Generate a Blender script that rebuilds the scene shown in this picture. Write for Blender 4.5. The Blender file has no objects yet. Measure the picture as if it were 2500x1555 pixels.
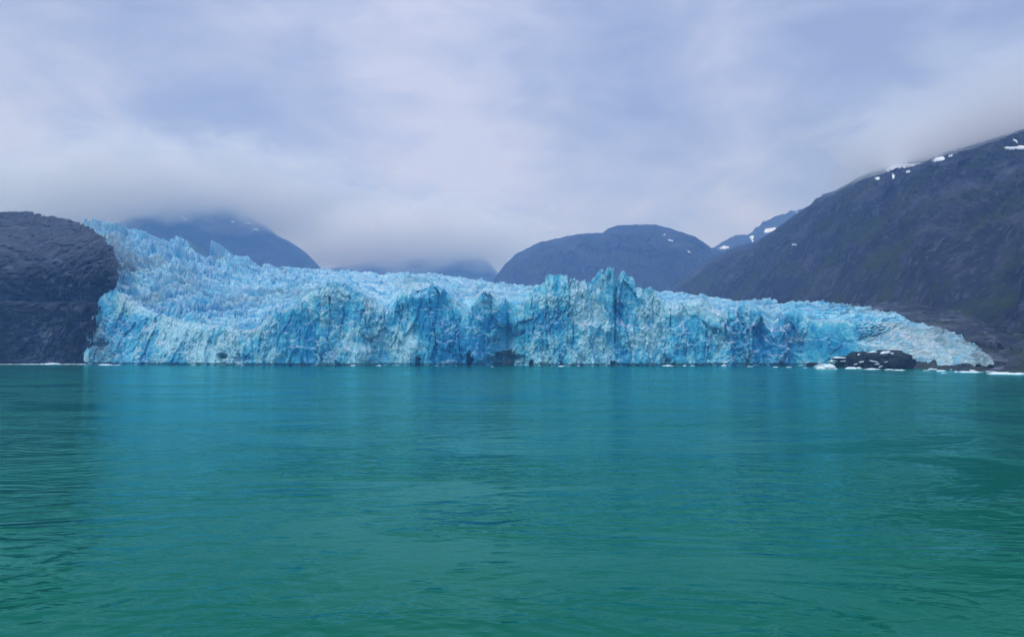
import bpy, math, random
import numpy as np
from mathutils import Vector
from mathutils.bvhtree import BVHTree

random.seed(7)
S = bpy.context.scene
COL = S.collection
F = np.float32

# ------------------------------------------------------------------ camera model
CAM_H, FPX, TH = 8.0, 1800.0, math.atan(89.5 / 1800.0)
CT, ST = math.cos(TH), math.sin(TH)


def pt(px, py, Y):
    """world point seen at photo pixel (px, py) when it stands Y metres away"""
    px, py, Y = np.broadcast_arrays(np.asarray(px, float), np.asarray(py, float), np.asarray(Y, float))
    cx = (px - 1250.0) / FPX
    cy = (777.5 - py) / FPX
    t = Y / (CT - cy * ST)
    return np.stack([cx * t, Y, CAM_H + (ST + cy * CT) * t], -1)


def water_pt(px, py):
    cx = (px - 1250.0) / FPX
    cy = (777.5 - py) / FPX
    t = -CAM_H / (ST + cy * CT)
    return Vector((cx * t, (CT - cy * ST) * t, 0.0))


def prof(pts):
    a = np.array(sorted(pts), float)
    return lambda x: np.interp(x, a[:, 0], a[:, 1])


def sstep(a, b, x):
    t = np.clip((x - a) / (b - a), 0, 1)
    return t * t * (3 - 2 * t)


# ------------------------------------------------------------------ noise
def _hash(i, j, k, s):
    with np.errstate(over='ignore'):
        h = (i.astype(np.uint32) * np.uint32(0x8da6b343)) ^ (j.astype(np.uint32) * np.uint32(0xd8163841)) ^ \
            (k.astype(np.uint32) * np.uint32(0xcb1ab31f)) ^ np.uint32((s * 2654435761) & 0xffffffff)
        h ^= h >> np.uint32(15); h *= np.uint32(0x2c1b3c6d)
        h ^= h >> np.uint32(12); h *= np.uint32(0x297a2d39)
        h ^= h >> np.uint32(15)
    return h


def perlin(x, y, z, s=0):
    xi, yi, zi = np.floor(x), np.floor(y), np.floor(z)
    fx, fy, fz = (x - xi).astype(F), (y - yi).astype(F), (z - zi).astype(F)
    xi, yi, zi = xi.astype(np.int64), yi.astype(np.int64), zi.astype(np.int64)
    u, v, w = [f * f * f * (f * (f * 6 - 15) + 10) for f in (fx, fy, fz)]
    out = 0
    for dx in (0, 1):
        for dy in (0, 1):
            for dz in (0, 1):
                h = _hash(xi + dx, yi + dy, zi + dz, s)
                gx = ((h & np.uint32(1023)).astype(F) / 511.5 - 1)
                gy = (((h >> np.uint32(10)) & np.uint32(1023)).astype(F) / 511.5 - 1)
                gz = (((h >> np.uint32(20)) & np.uint32(1023)).astype(F) / 511.5 - 1)
                g = gx * (fx - dx) + gy * (fy - dy) + gz * (fz - dz)
                out = out + g * (u if dx else 1 - u) * (v if dy else 1 - v) * (w if dz else 1 - w)
    return out * 1.3


def fbm(x, y, z, o=4, s=0, gain=.5, ridged=False):
    a, t, n = 1.0, 0, 0
    for i in range(o):
        p = perlin(x, y, z, s + i * 17)
        if ridged:
            p = 1 - 2 * np.abs(p)
        t = t + a * p
        n += a
        a *= gain
        x, y, z = x * 2.03 + 11.7, y * 2.03 + 5.3, z * 2.03 + 3.1
    return t / n


def cells(x, y, z, s=0, flat=False):
    """Worley: F1, F2, three random numbers per cell, offset from the cell point"""
    xi, yi, zi = [np.floor(q).astype(np.int64) for q in (x, y, z)]
    shp = x.shape
    f1 = np.full(shp, 9.0, F); f2 = np.full(shp, 9.0, F)
    hid = np.zeros(shp, np.uint32)
    off = [np.zeros(shp, F) for _ in range(3)]
    for dx in (-1, 0, 1):
        for dy in (-1, 0, 1):
            for dz in ((0,) if flat else (-1, 0, 1)):
                h = _hash(xi + dx, yi + dy, zi + dz, s)
                ox = (x - (xi + dx + .1 + .8 * (h & np.uint32(1023)).astype(F) / 1023)).astype(F)
                oy = (y - (yi + dy + .1 + .8 * ((h >> np.uint32(10)) & np.uint32(1023)).astype(F) / 1023)).astype(F)
                oz = 0 * ox if flat else (z - (zi + dz + .1 + .8 * ((h >> np.uint32(20)) & np.uint32(1023)).astype(F) / 1023)).astype(F)
                d = np.sqrt(ox * ox + oy * oy + oz * oz)
                m = d < f1
                f2 = np.where(m, f1, np.minimum(f2, d))
                f1 = np.where(m, d, f1)
                hid = np.where(m, h, hid)
                off = [np.where(m, a, b) for a, b in zip((ox, oy, oz), off)]
    r = []
    for q in (101, 202, 303):
        r.append(_hash(hid.astype(np.int64), hid.astype(np.int64) >> 7, np.full(shp, q, np.int64), s).astype(F) / F(4294967295.0))
    return f1, f2, r, off


def facets(x, y, z, s=0, tilt=1.2, flat=False):
    """broken-block surface: each Voronoi block is a tilted plane of its own"""
    f1, f2, r, o = cells(x, y, z, s, flat)
    d = (r[0] - .5) + tilt * ((r[1] - .5) * o[0] + (r[2] - .5) * (o[1] if flat else o[2]))
    return d, f1, f2, r


# ------------------------------------------------------------------ mesh helpers
def tag(o, label=None, cat=None, group=None, kind=None):
    if label: o['label'] = label
    if cat: o['category'] = cat
    if group: o['group'] = group
    if kind: o['kind'] = kind
    return o


def empty(name, loc=(0, 0, 0)):
    o = bpy.data.objects.new(name, None)
    COL.objects.link(o)
    o.location = loc
    return o


def mesh_obj(name, V, Q, mat, parent=None, col=None, smooth=False):
    me = bpy.data.meshes.new(name)
    V = np.asarray(V, F).reshape(-1, 3)
    Q = np.asarray(Q, np.int32)
    n = Q.shape[1]
    me.vertices.add(len(V)); me.vertices.foreach_set('co', V.ravel())
    me.loops.add(Q.size); me.loops.foreach_set('vertex_index', Q.ravel())
    me.polygons.add(len(Q))
    me.polygons.foreach_set('loop_start', np.arange(0, Q.size, n, dtype=np.int32))
    me.polygons.foreach_set('loop_total', np.full(len(Q), n, np.int32))
    me.polygons.foreach_set('use_smooth', np.full(len(Q), smooth, bool))
    me.update(calc_edges=True)
    if col is not None:
        a = me.attributes.new('tone', 'FLOAT_COLOR', 'POINT')
        c = np.ones((len(V), 4), F); c[:, :3] = np.asarray(col, F).reshape(-1, 3)
        a.data.foreach_set('color', c.ravel())
    me.materials.append(mat)
    o = bpy.data.objects.new(name, me)
    COL.objects.link(o)
    if parent is not None:
        o.parent = parent
    return o


def grid_quads(nr, nc):
    i = np.arange(nr * nc).reshape(nr, nc)
    return np.stack([i[:-1, :-1], i[:-1, 1:], i[1:, 1:], i[1:, :-1]], -1).reshape(-1, 4)


def sub_mesh(V, Q, C, keep):
    Q = Q[keep]
    used, inv = np.unique(Q.ravel(), return_inverse=True)
    return V[used], inv.reshape(Q.shape), C[used]


def normals(P):
    du = np.gradient(P, axis=1); dv = np.gradient(P, axis=0)
    n = np.cross(du, dv)
    return n / (np.linalg.norm(n, axis=-1, keepdims=True) + 1e-9)


def blur(a, k):
    for ax in (0, 1):
        p = np.concatenate([np.repeat(np.take(a, [0], ax), k, ax), a, np.repeat(np.take(a, [-1], ax), k, ax)], ax)
        c = np.cumsum(p, axis=ax)
        c = np.concatenate([np.zeros_like(np.take(c, [0], ax)), c], ax)
        n = 2 * k + 1
        a = (np.take(c, range(n, c.shape[ax]), ax) - np.take(c, range(0, c.shape[ax] - n), ax)) / n
    return a


# ------------------------------------------------------------------ materials
def newmat(name):
    m = bpy.data.materials.new(name)
    m.use_nodes = True
    return m, m.node_tree.nodes, m.node_tree.links, m.node_tree.nodes['Principled BSDF']


def noise_node(N, L, vec, scale, detail=4, rough=.55, dist=0.0):
    n = N.new('ShaderNodeTexNoise')
    n.inputs['Scale'].default_value = scale
    n.inputs['Detail'].default_value = detail
    n.inputs['Roughness'].default_value = rough
    n.inputs['Distortion'].default_value = dist
    L.new(vec, n.inputs['Vector'])
    return n.outputs['Fac']


def ramp(N, L, fac, stops):
    r = N.new('ShaderNodeValToRGB')
    e = r.color_ramp.elements
    while len(e) < len(stops):
        e.new(.5)
    for el, (p, c) in zip(e, stops):
        el.position = p
        el.color = (*c, 1) if len(c) == 3 else c
    L.new(fac, r.inputs['Fac'])
    return r.outputs['Color']


def math_node(N, L, op, a, b=None, clamp=False):
    n = N.new('ShaderNodeMath'); n.operation = op; n.use_clamp = clamp
    for i, q in enumerate((a, b)):
        if q is None: continue
        if isinstance(q, (int, float)): n.inputs[i].default_value = q
        else: L.new(q, n.inputs[i])
    return n.outputs[0]


def mix_col(N, L, fac, a, b, blend='MIX'):
    n = N.new('ShaderNodeMix'); n.data_type = 'RGBA'; n.blend_type = blend
    for q, i in ((fac, 0), (a, 6), (b, 7)):
        if isinstance(q, (int, float)): n.inputs[i].default_value = q
        elif isinstance(q, tuple): n.inputs[i].default_value = (*q, 1)
        else: L.new(q, n.inputs[i])
    return n.outputs[2]


def mapping(N, L, scale, rot=(0, 0, 0)):
    g = N.new('ShaderNodeNewGeometry')
    m = N.new('ShaderNodeMapping')
    m.inputs['Scale'].default_value = scale
    m.inputs['Rotation'].default_value = rot
    L.new(g.outputs['Position'], m.inputs['Vector'])
    return m.outputs['Vector']


def ice_material():
    m, N, L, B = newmat('glacier_ice')
    a = N.new('ShaderNodeAttribute'); a.attribute_name = 'tone'
    v = mapping(N, L, (1, 1, .6))
    f = noise_node(N, L, v, .45, 7, .72)
    c = mix_col(N, L, 1.0, a.outputs['Color'], ramp(N, L, f, [(.34, (.58, .74, .85)), (.66, (1.3, 1.14, 1.06))]), 'MULTIPLY')
    L.new(c, B.inputs['Base Color'])
    B.inputs['Roughness'].default_value = .55
    B.inputs['Specular IOR Level'].default_value = .25
    bp = N.new('ShaderNodeBump'); bp.inputs['Strength'].default_value = .7; bp.inputs['Distance'].default_value = 1.1
    L.new(noise_node(N, L, v, 1.6, 5, .7), bp.inputs['Height']); L.new(bp.outputs[0], B.inputs['Normal'])
    return m


def floe_material():
    m, N, L, B = newmat('floating_ice')
    v = mapping(N, L, (1, 1, 1))
    L.new(ramp(N, L, noise_node(N, L, v, .7, 3), [(.35, (.62, .82, .90)), (.65, (.86, .93, .95))]), B.inputs['Base Color'])
    B.inputs['Roughness'].default_value = .5
    return m


def snow_material():
    m, N, L, B = newmat('old_snow')
    v = mapping(N, L, (1, 1, 1))
    L.new(ramp(N, L, noise_node(N, L, v, .05, 4), [(.3, (.70, .76, .84)), (.7, (.86, .90, .95))]), B.inputs['Base Color'])
    B.inputs['Roughness'].default_value = .8
    return m


def rock_material(name, dark, mid, light, veg=None, sc=.02, streak_scale=(1, 1, .25), streak_rot=(0, 0, 0), streak=.35, bump=2.0, vegz=60, pale_top=None):
    m, N, L, B = newmat(name)
    v = mapping(N, L, (1, 1, 1))
    vs = mapping(N, L, streak_scale, streak_rot)
    big = noise_node(N, L, v, sc, 5, .6)
    c = ramp(N, L, big, [(.32, dark), (.55, mid), (.75, light)])
    st = noise_node(N, L, vs, sc * 9, 6, .7, .4)
    c = mix_col(N, L, math_node(N, L, 'MULTIPLY', ramp(N, L, st, [(.52, (0, 0, 0)), (.66, (1, 1, 1))]), streak), c, light)
    if veg:
        g = N.new('ShaderNodeNewGeometry'); sx = N.new('ShaderNodeSeparateXYZ'); L.new(g.outputs['Position'], sx.inputs[0])
        low = N.new('ShaderNodeMapRange'); L.new(sx.outputs['Z'], low.inputs[0])
        low.inputs[1].default_value = vegz; low.inputs[2].default_value = vegz * 4
        low.inputs[3].default_value = 1; low.inputs[4].default_value = .35
        vn = noise_node(N, L, v, sc * 1.3, 6, .65)
        vf = math_node(N, L, 'MULTIPLY', ramp(N, L, vn, [(.48, (0, 0, 0)), (.6, (1, 1, 1))]), low.outputs[0])
        c = mix_col(N, L, vf, c, veg)
    if pale_top:                                             # rock colour turns paler with height
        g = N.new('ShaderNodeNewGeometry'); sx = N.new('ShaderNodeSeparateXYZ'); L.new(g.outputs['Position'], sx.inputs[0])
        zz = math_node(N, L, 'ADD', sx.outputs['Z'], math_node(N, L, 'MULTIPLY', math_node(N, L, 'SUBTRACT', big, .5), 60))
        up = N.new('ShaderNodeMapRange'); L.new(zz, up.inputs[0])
        up.inputs[1].default_value = pale_top[0]; up.inputs[2].default_value = pale_top[1]; up.inputs[4].default_value = pale_top[3]
        c = mix_col(N, L, up.outputs[0], c, mix_col(N, L, st, mid, pale_top[2]))
    L.new(c, B.inputs['Base Color'])
    B.inputs['Roughness'].default_value = .85
    B.inputs['Specular IOR Level'].default_value = .3
    bp = N.new('ShaderNodeBump'); bp.inputs['Strength'].default_value = .8; bp.inputs['Distance'].default_value = bump
    L.new(math_node(N, L, 'ADD', noise_node(N, L, v, sc * 6, 6, .7), math_node(N, L, 'MULTIPLY', st, .8)), bp.inputs['Height'])
    L.new(bp.outputs[0], B.inputs['Normal'])
    return m


ICE, FLOE, SNOW = ice_material(), floe_material(), snow_material()
ROCK_CLIFF = rock_material('dark_cliff_rock', (.003, .007, .012), (.010, .019, .029), (.12, .155, .21), None, .03, (.35, .35, .9), (0, math.radians(-28), 0), .8, 1.6, pale_top=(75, 115, (.09, .115, .165), .55))
ROCK_SHORE = rock_material('grey_slab_rock', (.010, .018, .030), (.026, .038, .062), (.17, .19, .25), (.026, .044, .016), .03, (.18, .18, 1.2), (0, math.radians(8), 0), .9, 1.4, 12)
ROCK_WET = rock_material('wet_black_rock', (.008, .018, .022), (.014, .028, .032), (.04, .055, .06), None, .08, (1, 1, 1), (0, 0, 0), .2, .4)
ROCK_NEAR = rock_material('mountain_rock', (.004, .010, .022), (.016, .027, .050), (.12, .135, .19), (.030, .055, .016), .012, (1, 1, .35), (0, math.radians(30), 0), .7, 14.0, 80)
ROCK_FAR = rock_material('far_mountain_rock', (.010, .018, .034), (.022, .034, .058), (.06, .075, .115), (.014, .030, .024), .007, (1, 1, .35), (0, math.radians(30), 0), .3, 8.0, 150)

# ------------------------------------------------------------------ mountains
MOUNT = {}


def mountain(key, name, label, mat, ridge, Yridge, base, Ybase, px0, px1, nc, nr, amp, freq, power=.8, jag=3.0, seed=0, back=.5, cliff=0.0):
    px = np.linspace(px0, px1, nc)
    rz = pt(px, ridge(px), Yridge(px))[:, 2]
    bz = pt(px, base(px), Ybase(px))[:, 2]
    t = np.concatenate([np.linspace(0, 1, nr), 1 + np.linspace(.04, 1, nr // 5) ** 1.2])
    T, PX = np.meshgrid(t, px, indexing='ij')
    Yb, Yr = Ybase(PX), Yridge(PX)
    fwd = np.minimum(T, 1)
    Y = Yb + (Yr - Yb) * fwd + np.maximum(T - 1, 0) * (Yr - Yb) * back
    Zr = np.broadcast_to(rz, T.shape); Zb = np.broadcast_to(bz, T.shape)
    Z = Zb + (Zr - Zb) * fwd ** power - np.maximum(T - 1, 0) ** 1.3 * (Zr + 20)
    X = (PX - 1250) / FPX * Y
    w = np.sin(np.pi * np.clip(fwd, 0, 1)) ** .7
    g = fbm(X * freq, Y * freq * .6, Z * freq * .5, 6, seed, .55, True)
    g2 = fbm(X * freq * 6, Y * freq * 2, Z * freq * 2, 6, seed + 50, .62, True)
    g3 = fbm(X * freq * 14, Y * freq * 14, Z * freq * 10, 5, seed + 60, .65)
    Z = Z + w * amp * (g - .1) + w * amp * .42 * g2 + w * amp * .24 * g3
    Y = Y + w * amp * .8 * g2 + w * amp * .45 * g3
    # keep the drawn skyline the highest thing along each line of sight
    lim = CAM_H + Y * (Zr - CAM_H) / Yr * (1 - .10 * (1 - fwd)) - .004 * Y * (1 - fwd)
    over = np.where(T < 1, Z - lim, -99)
    Z = np.where(over > -12, lim - 12 * np.exp(-np.maximum(over + 12, 0) / 12), Z)
    # ragged crest
    j = fbm(X * freq * 9, 0 * X, 0 * X + seed, 5, seed + 80, .6)
    Z = Z + jag * j * sstep(.75, 1, fwd)
    P = np.stack([X, Y, Z], -1)
    o = mesh_obj(name, P.reshape(-1, 3), grid_quads(*T.shape), mat, smooth=False)
    tag(o, label, None, None, 'structure')
    MOUNT[key] = (o, BVHTree.FromPolygons([Vector(p) for p in P.reshape(-1, 3).tolist()], grid_quads(*T.shape).tolist()))
    return o


K = lambda v: (lambda x: np.full(np.shape(x), float(v)))

mountain('right', 'mountain', 'steep dark mountain slope with thin snow patches running up into cloud behind the grey rubble end of the glacier', ROCK_NEAR,
         prof([(1560, 760), (1640, 705), (1700, 655), (1750, 622), (1811, 600), (1844, 592), (1900, 560), (1939, 532), (1972, 510), (2000, 496), (2016, 477), (2061, 460),
               (2105, 435), (2150, 413), (2205, 397), (2261, 380), (2316, 374), (2372, 352), (2427, 338), (2500, 318), (2700, 262), (3000, 210), (3400, 220)]),
         prof([(1560, 2500), (1700, 2400), (1811, 2200), (2000, 1750), (2200, 1480), (2500, 1280), (3000, 1000), (3400, 850)]),
         prof([(1560, 800), (1900, 815), (2100, 800), (2300, 830), (2500, 880), (2700, 900), (3400, 905)]),
         prof([(1560, 1700), (1750, 1350), (1900, 1000), (2100, 760), (2300, 600), (2500, 520), (2700, 420), (3400, 300)]),
         1560, 3400, 900, 420, 78, .0045, .85, 12, 3)
mountain('dome', 'mountain', 'rounded dark blue hill rising behind the tall ice towers', ROCK_FAR,
         prof([(1150, 730), (1190, 700), (1203, 686), (1233, 645), (1261, 620), (1317, 592), (1372, 580), (1417, 571), (1472, 568), (1483, 560), (1511, 550), (1566, 548), (1605, 549),
               (1639, 558), (1666, 567), (1700, 578), (1722, 592), (1741, 606), (1800, 630), (1900, 680)]),
         K(3050), K(760), K(2500), 1150, 1900, 700, 240, 75, .004, .8, 10, 21)
mountain('notch', 'mountain', 'small far snow-streaked peak in the notch between the rounded hill and the steep slope', ROCK_FAR,
         prof([(1690, 640), (1741, 606), (1766, 592), (1794, 576), (1805, 573), (1833, 574), (1850, 557), (1866, 543), (1905, 526), (1939, 515), (1961, 512), (2020, 490), (2100, 500)]),
         K(3900), K(700), K(3300), 1690, 2100, 240, 120, 30, .004, .8, 22, 33)
mountain('leftfar', 'mountain', 'hazy blue mountain with snow gullies losing its top in cloud behind the icefall', ROCK_FAR,
         prof([(120, 640), (230, 575), (285, 540), (310, 505), (360, 470), (430, 440), (520, 450), (570, 490), (600, 515), (622, 535), (651, 556), (672, 575), (699, 588), (736, 611),
               (762, 634), (778, 652), (820, 700)]),
         K(3800), K(760), K(3000), 120, 820, 600, 240, 75, .0035, .8, 10, 44)
mountain('centrefar', 'mountain', 'faint far ridge almost lost in cloud above the middle of the ice field', ROCK_FAR,
         prof([(740, 700), (800, 655), (860, 645), (950, 632), (1050, 615), (1124, 605), (1180, 622), (1200, 646), (1214, 664), (1250, 700)]),
         K(4900), K(720), K(4300), 740, 1250, 260, 100, 60, .003, .8, 12, 55)
mountain('leftback', 'mountain', 'pale misty ridge showing above the dark cliff and the top of the icefall', ROCK_FAR,
         prof([(-500, 545), (0, 530), (120, 520), (200, 505), (280, 512), (360, 560), (450, 640)]),
         K(4800), K(720), K(4200), -500, 450, 200, 80, 50, .003, .8, 10, 66)


def snow_patch(parent_key, outline, n_rings=6, thick=1.2):
    """thin lens of old snow lying on the mountain surface; outline is given as seen from the boat"""
    par, bvh = MOUNT[parent_key]
    out = np.array(outline, float)
    c = out.mean(0)
    m = []
    for i in range(len(out)):
        a, b = out[i], out[(i + 1) % len(out)]
        k = max(2, int(np.hypot(*(b - a)) / 3))
        for q in range(k):
            p = a + (b - a) * q / k
            m.append(p + np.random.RandomState(int(p[0] * 31 + p[1] * 7)).uniform(-1, 1, 2) * (2.4, 1.5))
    m = np.array(m)
    V, n = [], len(m)
    o = Vector((0, 0, CAM_H))
    for r in range(n_rings + 1):
        f = r / n_rings
        ring = c + (m - c) * f if r else np.repeat(c[None], n, 0)
        for q in ring:
            d = Vector(pt(q[0], q[1], 100.0)) - o
            d.normalize()
            hit, nor, idx, dist = bvh.ray_cast(o, d)
            if hit is None:
                hit, nor, idx, dist = bvh.find_nearest(o + d * (V[-1] - o).length if V else o + d * 1800)
            if nor.dot(d) > 0: nor = -nor
            V.append(hit + nor * (thick * (1.0 - f ** 3) + .8 if r < n_rings else -1.0))
    Q = []
    for r in range(n_rings):
        for i in range(n):
            j = (i + 1) % n
            Q.append((r * n + i, (r + 1) * n + i, (r + 1) * n + j, r * n + j))
    ob = mesh_obj('snow_patch', [tuple(v) for v in V], Q, SNOW, par, smooth=True)
    return ob


for o in ([(2155, 420), (2175, 405), (2210, 402), (2252, 399), (2230, 406), (2190, 412), (2165, 422)],
          [(2273, 396), (2285, 385), (2306, 383), (2306, 391), (2284, 396)],
          [(2210, 422), (2222, 417), (2220, 424)], [(2134, 438), (2146, 433), (2145, 440)],
          [(2180, 424), (2186, 428), (2180, 437)],
          [(2446, 360), (2470, 362), (2500, 356), (2520, 362), (2500, 367), (2475, 367), (2455, 366)],
          [(2472, 341), (2482, 344), (2486, 351), (2476, 345)],
          [(2315, 383), (2330, 378), (2326, 384)], [(1934, 595), (1946, 597), (1945, 600), (1935, 599)]):
    snow_patch('right', o)
for o in ([(1618, 575), (1625, 571), (1622, 576)], [(1630, 585), (1644, 587), (1637, 589)], [(1676, 612), (1688, 617), (1680, 617)]):
    snow_patch('dome', o, 4)
for o in ([(1752, 608), (1765, 600), (1782, 601), (1782, 607)], [(1830, 575), (1842, 576), (1838, 592), (1832, 586)], [(1862, 566), (1872, 557), (1898, 555), (1890, 564), (1866, 571)],
          [(1942, 520), (1957, 517), (1953, 522)]):
    snow_patch('notch', o, 4)
for o in ([(438, 525), (444, 526), (459, 540), (452, 541)], [(560, 540), (570, 540), (575, 544), (562, 542)], [(616, 560), (630, 558), (629, 563), (618, 563)],
          [(598, 545), (608, 541), (616, 547), (606, 547)]):
    snow_patch('leftfar', o, 4)

# ------------------------------------------------------------------ dark cliff at the left
def left_cliff():
    pxs = np.concatenate([np.linspace(-420, 0, 160, endpoint=False), np.linspace(0, 288, 300)])
    top = prof([(-420, 600), (-250, 560), (-100, 532), (0, 522), (35, 518), (60, 517), (85, 523), (100, 527), (130, 529), (150, 533), (195, 545), (225, 561), (250, 581), (270, 603), (282, 620),
                (288, 638)])
    bot = prof([(-420, 897), (217, 897), (220, 872), (225, 832), (233, 800), (234, 768), (246, 740), (262, 718), (280, 706), (288, 680)])
    nr = 330
    t = np.linspace(0, 1, nr)
    T, PX = np.meshgrid(t, pxs, indexing='ij')
    PY = bot(PX) + (top(PX) - bot(PX)) * T
    dep = prof([(517, 850), (545, 800), (580, 750), (620, 712), (650, 690), (680, 676), (735, 672), (742, 660), (760, 655), (820, 648), (900, 636)])
    Y = dep(PY) + 20 * np.sin(PX / 90)
    P = pt(PX, PY, Y)
    X, Y, Z = P[..., 0].copy(), P[..., 1].copy(), P[..., 2].copy()
    wx, wz = X + 6 * fbm(X / 20, Y / 20, Z / 20, 3, 5), Z + 6 * fbm(X / 20, Y / 20, Z / 20, 3, 6)
    up = sstep(640, 580, PY)
    sa, sb = .88 * wx - .47 * wz, .47 * wx + .88 * wz          # along and across the slanting strata
    d1 = up * facets(sa / 40, Y / 26, sb / 8, 11, 1.6)[0] + (1 - up) * facets(wx / 13, Y / 26, wz / 24, 19, 1.6)[0]
    d2 = up * facets(sa / 15, Y / 9, sb / 3.2, 12, 1.4)[0] + (1 - up) * facets(wx / 6, Y / 9, wz / 7, 20, 1.4)[0]
    d3, _, _, _ = facets(wx / 3.2, Y / 3.2, wz / 2.4, 13, 1.2)
    st = fbm((X * .45 + Z) / 2.4, X / 45, Y / 60, 4, 14, .6, True)
    rim = sstep(0, .06, T) * sstep(288, 264, PX)
    _, j1, j2, _ = (lambda q: (0, q[0], q[1], 0))(cells((X + .4 * wx) / 14, 0 * X, (Z + .4 * wz) / 11, 18, True)[:2])
    joint = sstep(.09, .0, j2 - j1)
    d = 1.8 * joint * (1 - .5 * up) + (7.5 * d1 + 4.2 * d2 + 2.0 * d3) * (1 - .45 * up) + st * (.3 + 1.3 * up) + 1.2 * up * d3 + 5 * fbm(X / 40, Y / 40, Z / 40, 4, 15)
    # long level ledge above the shore band, dark overhang over it
    Y = Y + d * (.25 + .75 * rim) + 3.5 * sstep(700, 735, PY) * sstep(752, 742, PY)
    Z = Z + up * rim * (.8 * st + 2.2 * d2 + 1.4 * d3) + 2.5 * fbm(X / 6, 0 * X, 0 * X, 4, 16) * sstep(.93, 1, T)
    P = np.stack([X, Y, Z], -1)
    X = X + sstep(205, 275, PX) * (4.5 * fbm(Z / 7, Y / 30, 0 * X, 5, 17, .65) + 1.6 * d2)
    P = np.stack([X, Y, Z], -1)
    # solid back: carry the outline away from the boat
    def back(R, dy, dz):
        q = R.copy(); q[..., 1] += dy; q[..., 0] *= (q[..., 1] / R[..., 1]) * 1.04; q[..., 2] += dz
        return q
    bk = back(P[-1:], 120, -20)
    bk2 = back(bk, 200, 0); bk2[..., 2] = -3
    fr = back(P[:1], 60, 0)
    P = np.concatenate([fr, P, bk, bk2], 0)
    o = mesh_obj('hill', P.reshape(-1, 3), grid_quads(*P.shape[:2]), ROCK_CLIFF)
    tag(o, 'dark bare rock cliff with a rounded top beside the icefall', None, None, 'structure')


left_cliff()

# ------------------------------------------------------------------ glacier
FRONT_Y = prof([(200, 655), (260, 632), (430, 592), (560, 572), (700, 556), (800, 560), (960, 572), (1060, 560), (1180, 572), (1240, 588), (1300, 566), (1390, 545), (1480, 550), (1560, 556),
                (1700, 566), (1960, 560), (2050, 530), (2150, 492), (2250, 440), (2330, 408), (2430, 372)])
CREST = prof([(200, 760), (222, 800), (238, 745), (250, 722), (280, 709), (310, 728), (345, 752), (400, 778), (470, 788), (540, 795), (590, 806), (622, 800), (660, 775), (700, 758), (716, 750), (735, 730),
              (760, 705), (800, 696), (850, 700), (880, 712), (905, 735), (925, 752), (950, 762), (964, 752), (972, 725), (985, 705), (1000, 700), (1020, 712), (1042, 700), (1062, 695), (1085, 704),
              (1105, 728), (1128, 748), (1150, 746), (1165, 732), (1180, 716), (1187, 714), (1212, 732), (1232, 728), (1262, 742), (1279, 742), (1281, 717), (1312, 708), (1330, 699), (1333, 684), (1358, 676),
              (1384, 680), (1388, 694), (1405, 689), (1424, 692), (1440, 687), (1451, 677), (1462, 667), (1466, 655), (1470, 653), (1474, 664), (1481, 667), (1484, 655), (1489, 653), (1492, 660), (1494, 653),
              (1498, 655), (1500, 678), (1504, 695), (1510, 702), (1513, 680), (1519, 667), (1522, 662), (1531, 673), (1540, 673), (1549, 687), (1551, 703), (1561, 702), (1575, 712), (1589, 704), (1599, 714),
              (1612, 730), (1640, 742), (1668, 735), (1690, 728), (1708, 732), (1730, 752), (1760, 766), (1790, 762), (1815, 750), (1835, 748), (1850, 758), (1866, 785), (1882, 815), (1895, 812), (1910, 790),
              (1922, 768), (1932, 756), (1945, 765), (1975, 778), (2010, 776), (2060, 782), (2110, 786), (2160, 790), (2205, 796), (2240, 806), (2280, 820), (2320, 836), (2360, 852), (2400, 872), (2412, 883), (2422, 889)])
NOTOWER = prof([(200, 760), (222, 800), (250, 722), (280, 709), (345, 752), (400, 778), (540, 795), (590, 806), (622, 800), (660, 775), (716, 750), (760, 705), (800, 696), (850, 700), (905, 735), (950, 762),
                (972, 725), (1000, 704), (1062, 700), (1105, 728), (1128, 750), (1150, 748), (1180, 722), (1232, 730), (1279, 744), (1300, 725), (1560, 722), (1612, 732), (1640, 744), (1708, 734), (1760, 768),
                (1835, 750), (1882, 818), (1895, 815), (1932, 760), (1975, 780), (2060, 784), (2160, 792), (2240, 808), (2320, 838), (2400, 870), (2414, 881), (2422, 887.5)])
SKY = prof([(180, 560), (189, 550), (198, 546), (215, 538), (236, 543), (256, 553), (279, 556), (300, 562), (323, 560), (343, 566), (360, 578), (393, 578), (420, 590), (457, 604), (495, 614), (524, 620), (559, 628),
            (601, 636), (646, 648), (717, 658), (778, 662), (889, 669), (983, 670), (1064, 673), (1112, 679), (1159, 687), (1207, 692), (1255, 695), (1314, 699), (1400, 704), (1500, 708), (1610, 716), (1673, 723),
            (1737, 727), (1783, 731), (1830, 736), (1941, 738), (1996, 742), (2042, 744), (2070, 747), (2107, 754), (2150, 760), (2196, 770), (2229, 789), (2252, 793), (2279, 798), (2302, 804), (2318, 814), (2348, 828),
            (2368, 843), (2386, 856), (2407, 866), (2416, 878), (2424, 888)])
SKY_Y = prof([(180, 1000), (300, 1020), (500, 1120), (800, 1350), (1100, 1400), (1300, 1300), (1500, 1150), (1700, 980), (1900, 800), (2000, 710), (2100, 610), (2200, 530), (2250, 490), (2350, 432), (2422, 384)])
BASE = prof([(200, 896), (2080, 896), (2140, 880), (2200, 880), (2235, 893), (2300, 893), (2340, 886), (2380, 889), (2422, 890)])

C_FRESH = np.array([.012, .32, .60]); C_MID = np.array([.09, .56, .77]); C_PALE = np.array([.44, .79, .88]); C_LILAC = np.array([.52, .65, .78])
C_DIRT = np.array([.22, .32, .36]); C_WHITE = np.array([.72, .86, .92])


def lerp3(a, b, f):
    return a + (b - a) * f[..., None]


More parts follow.
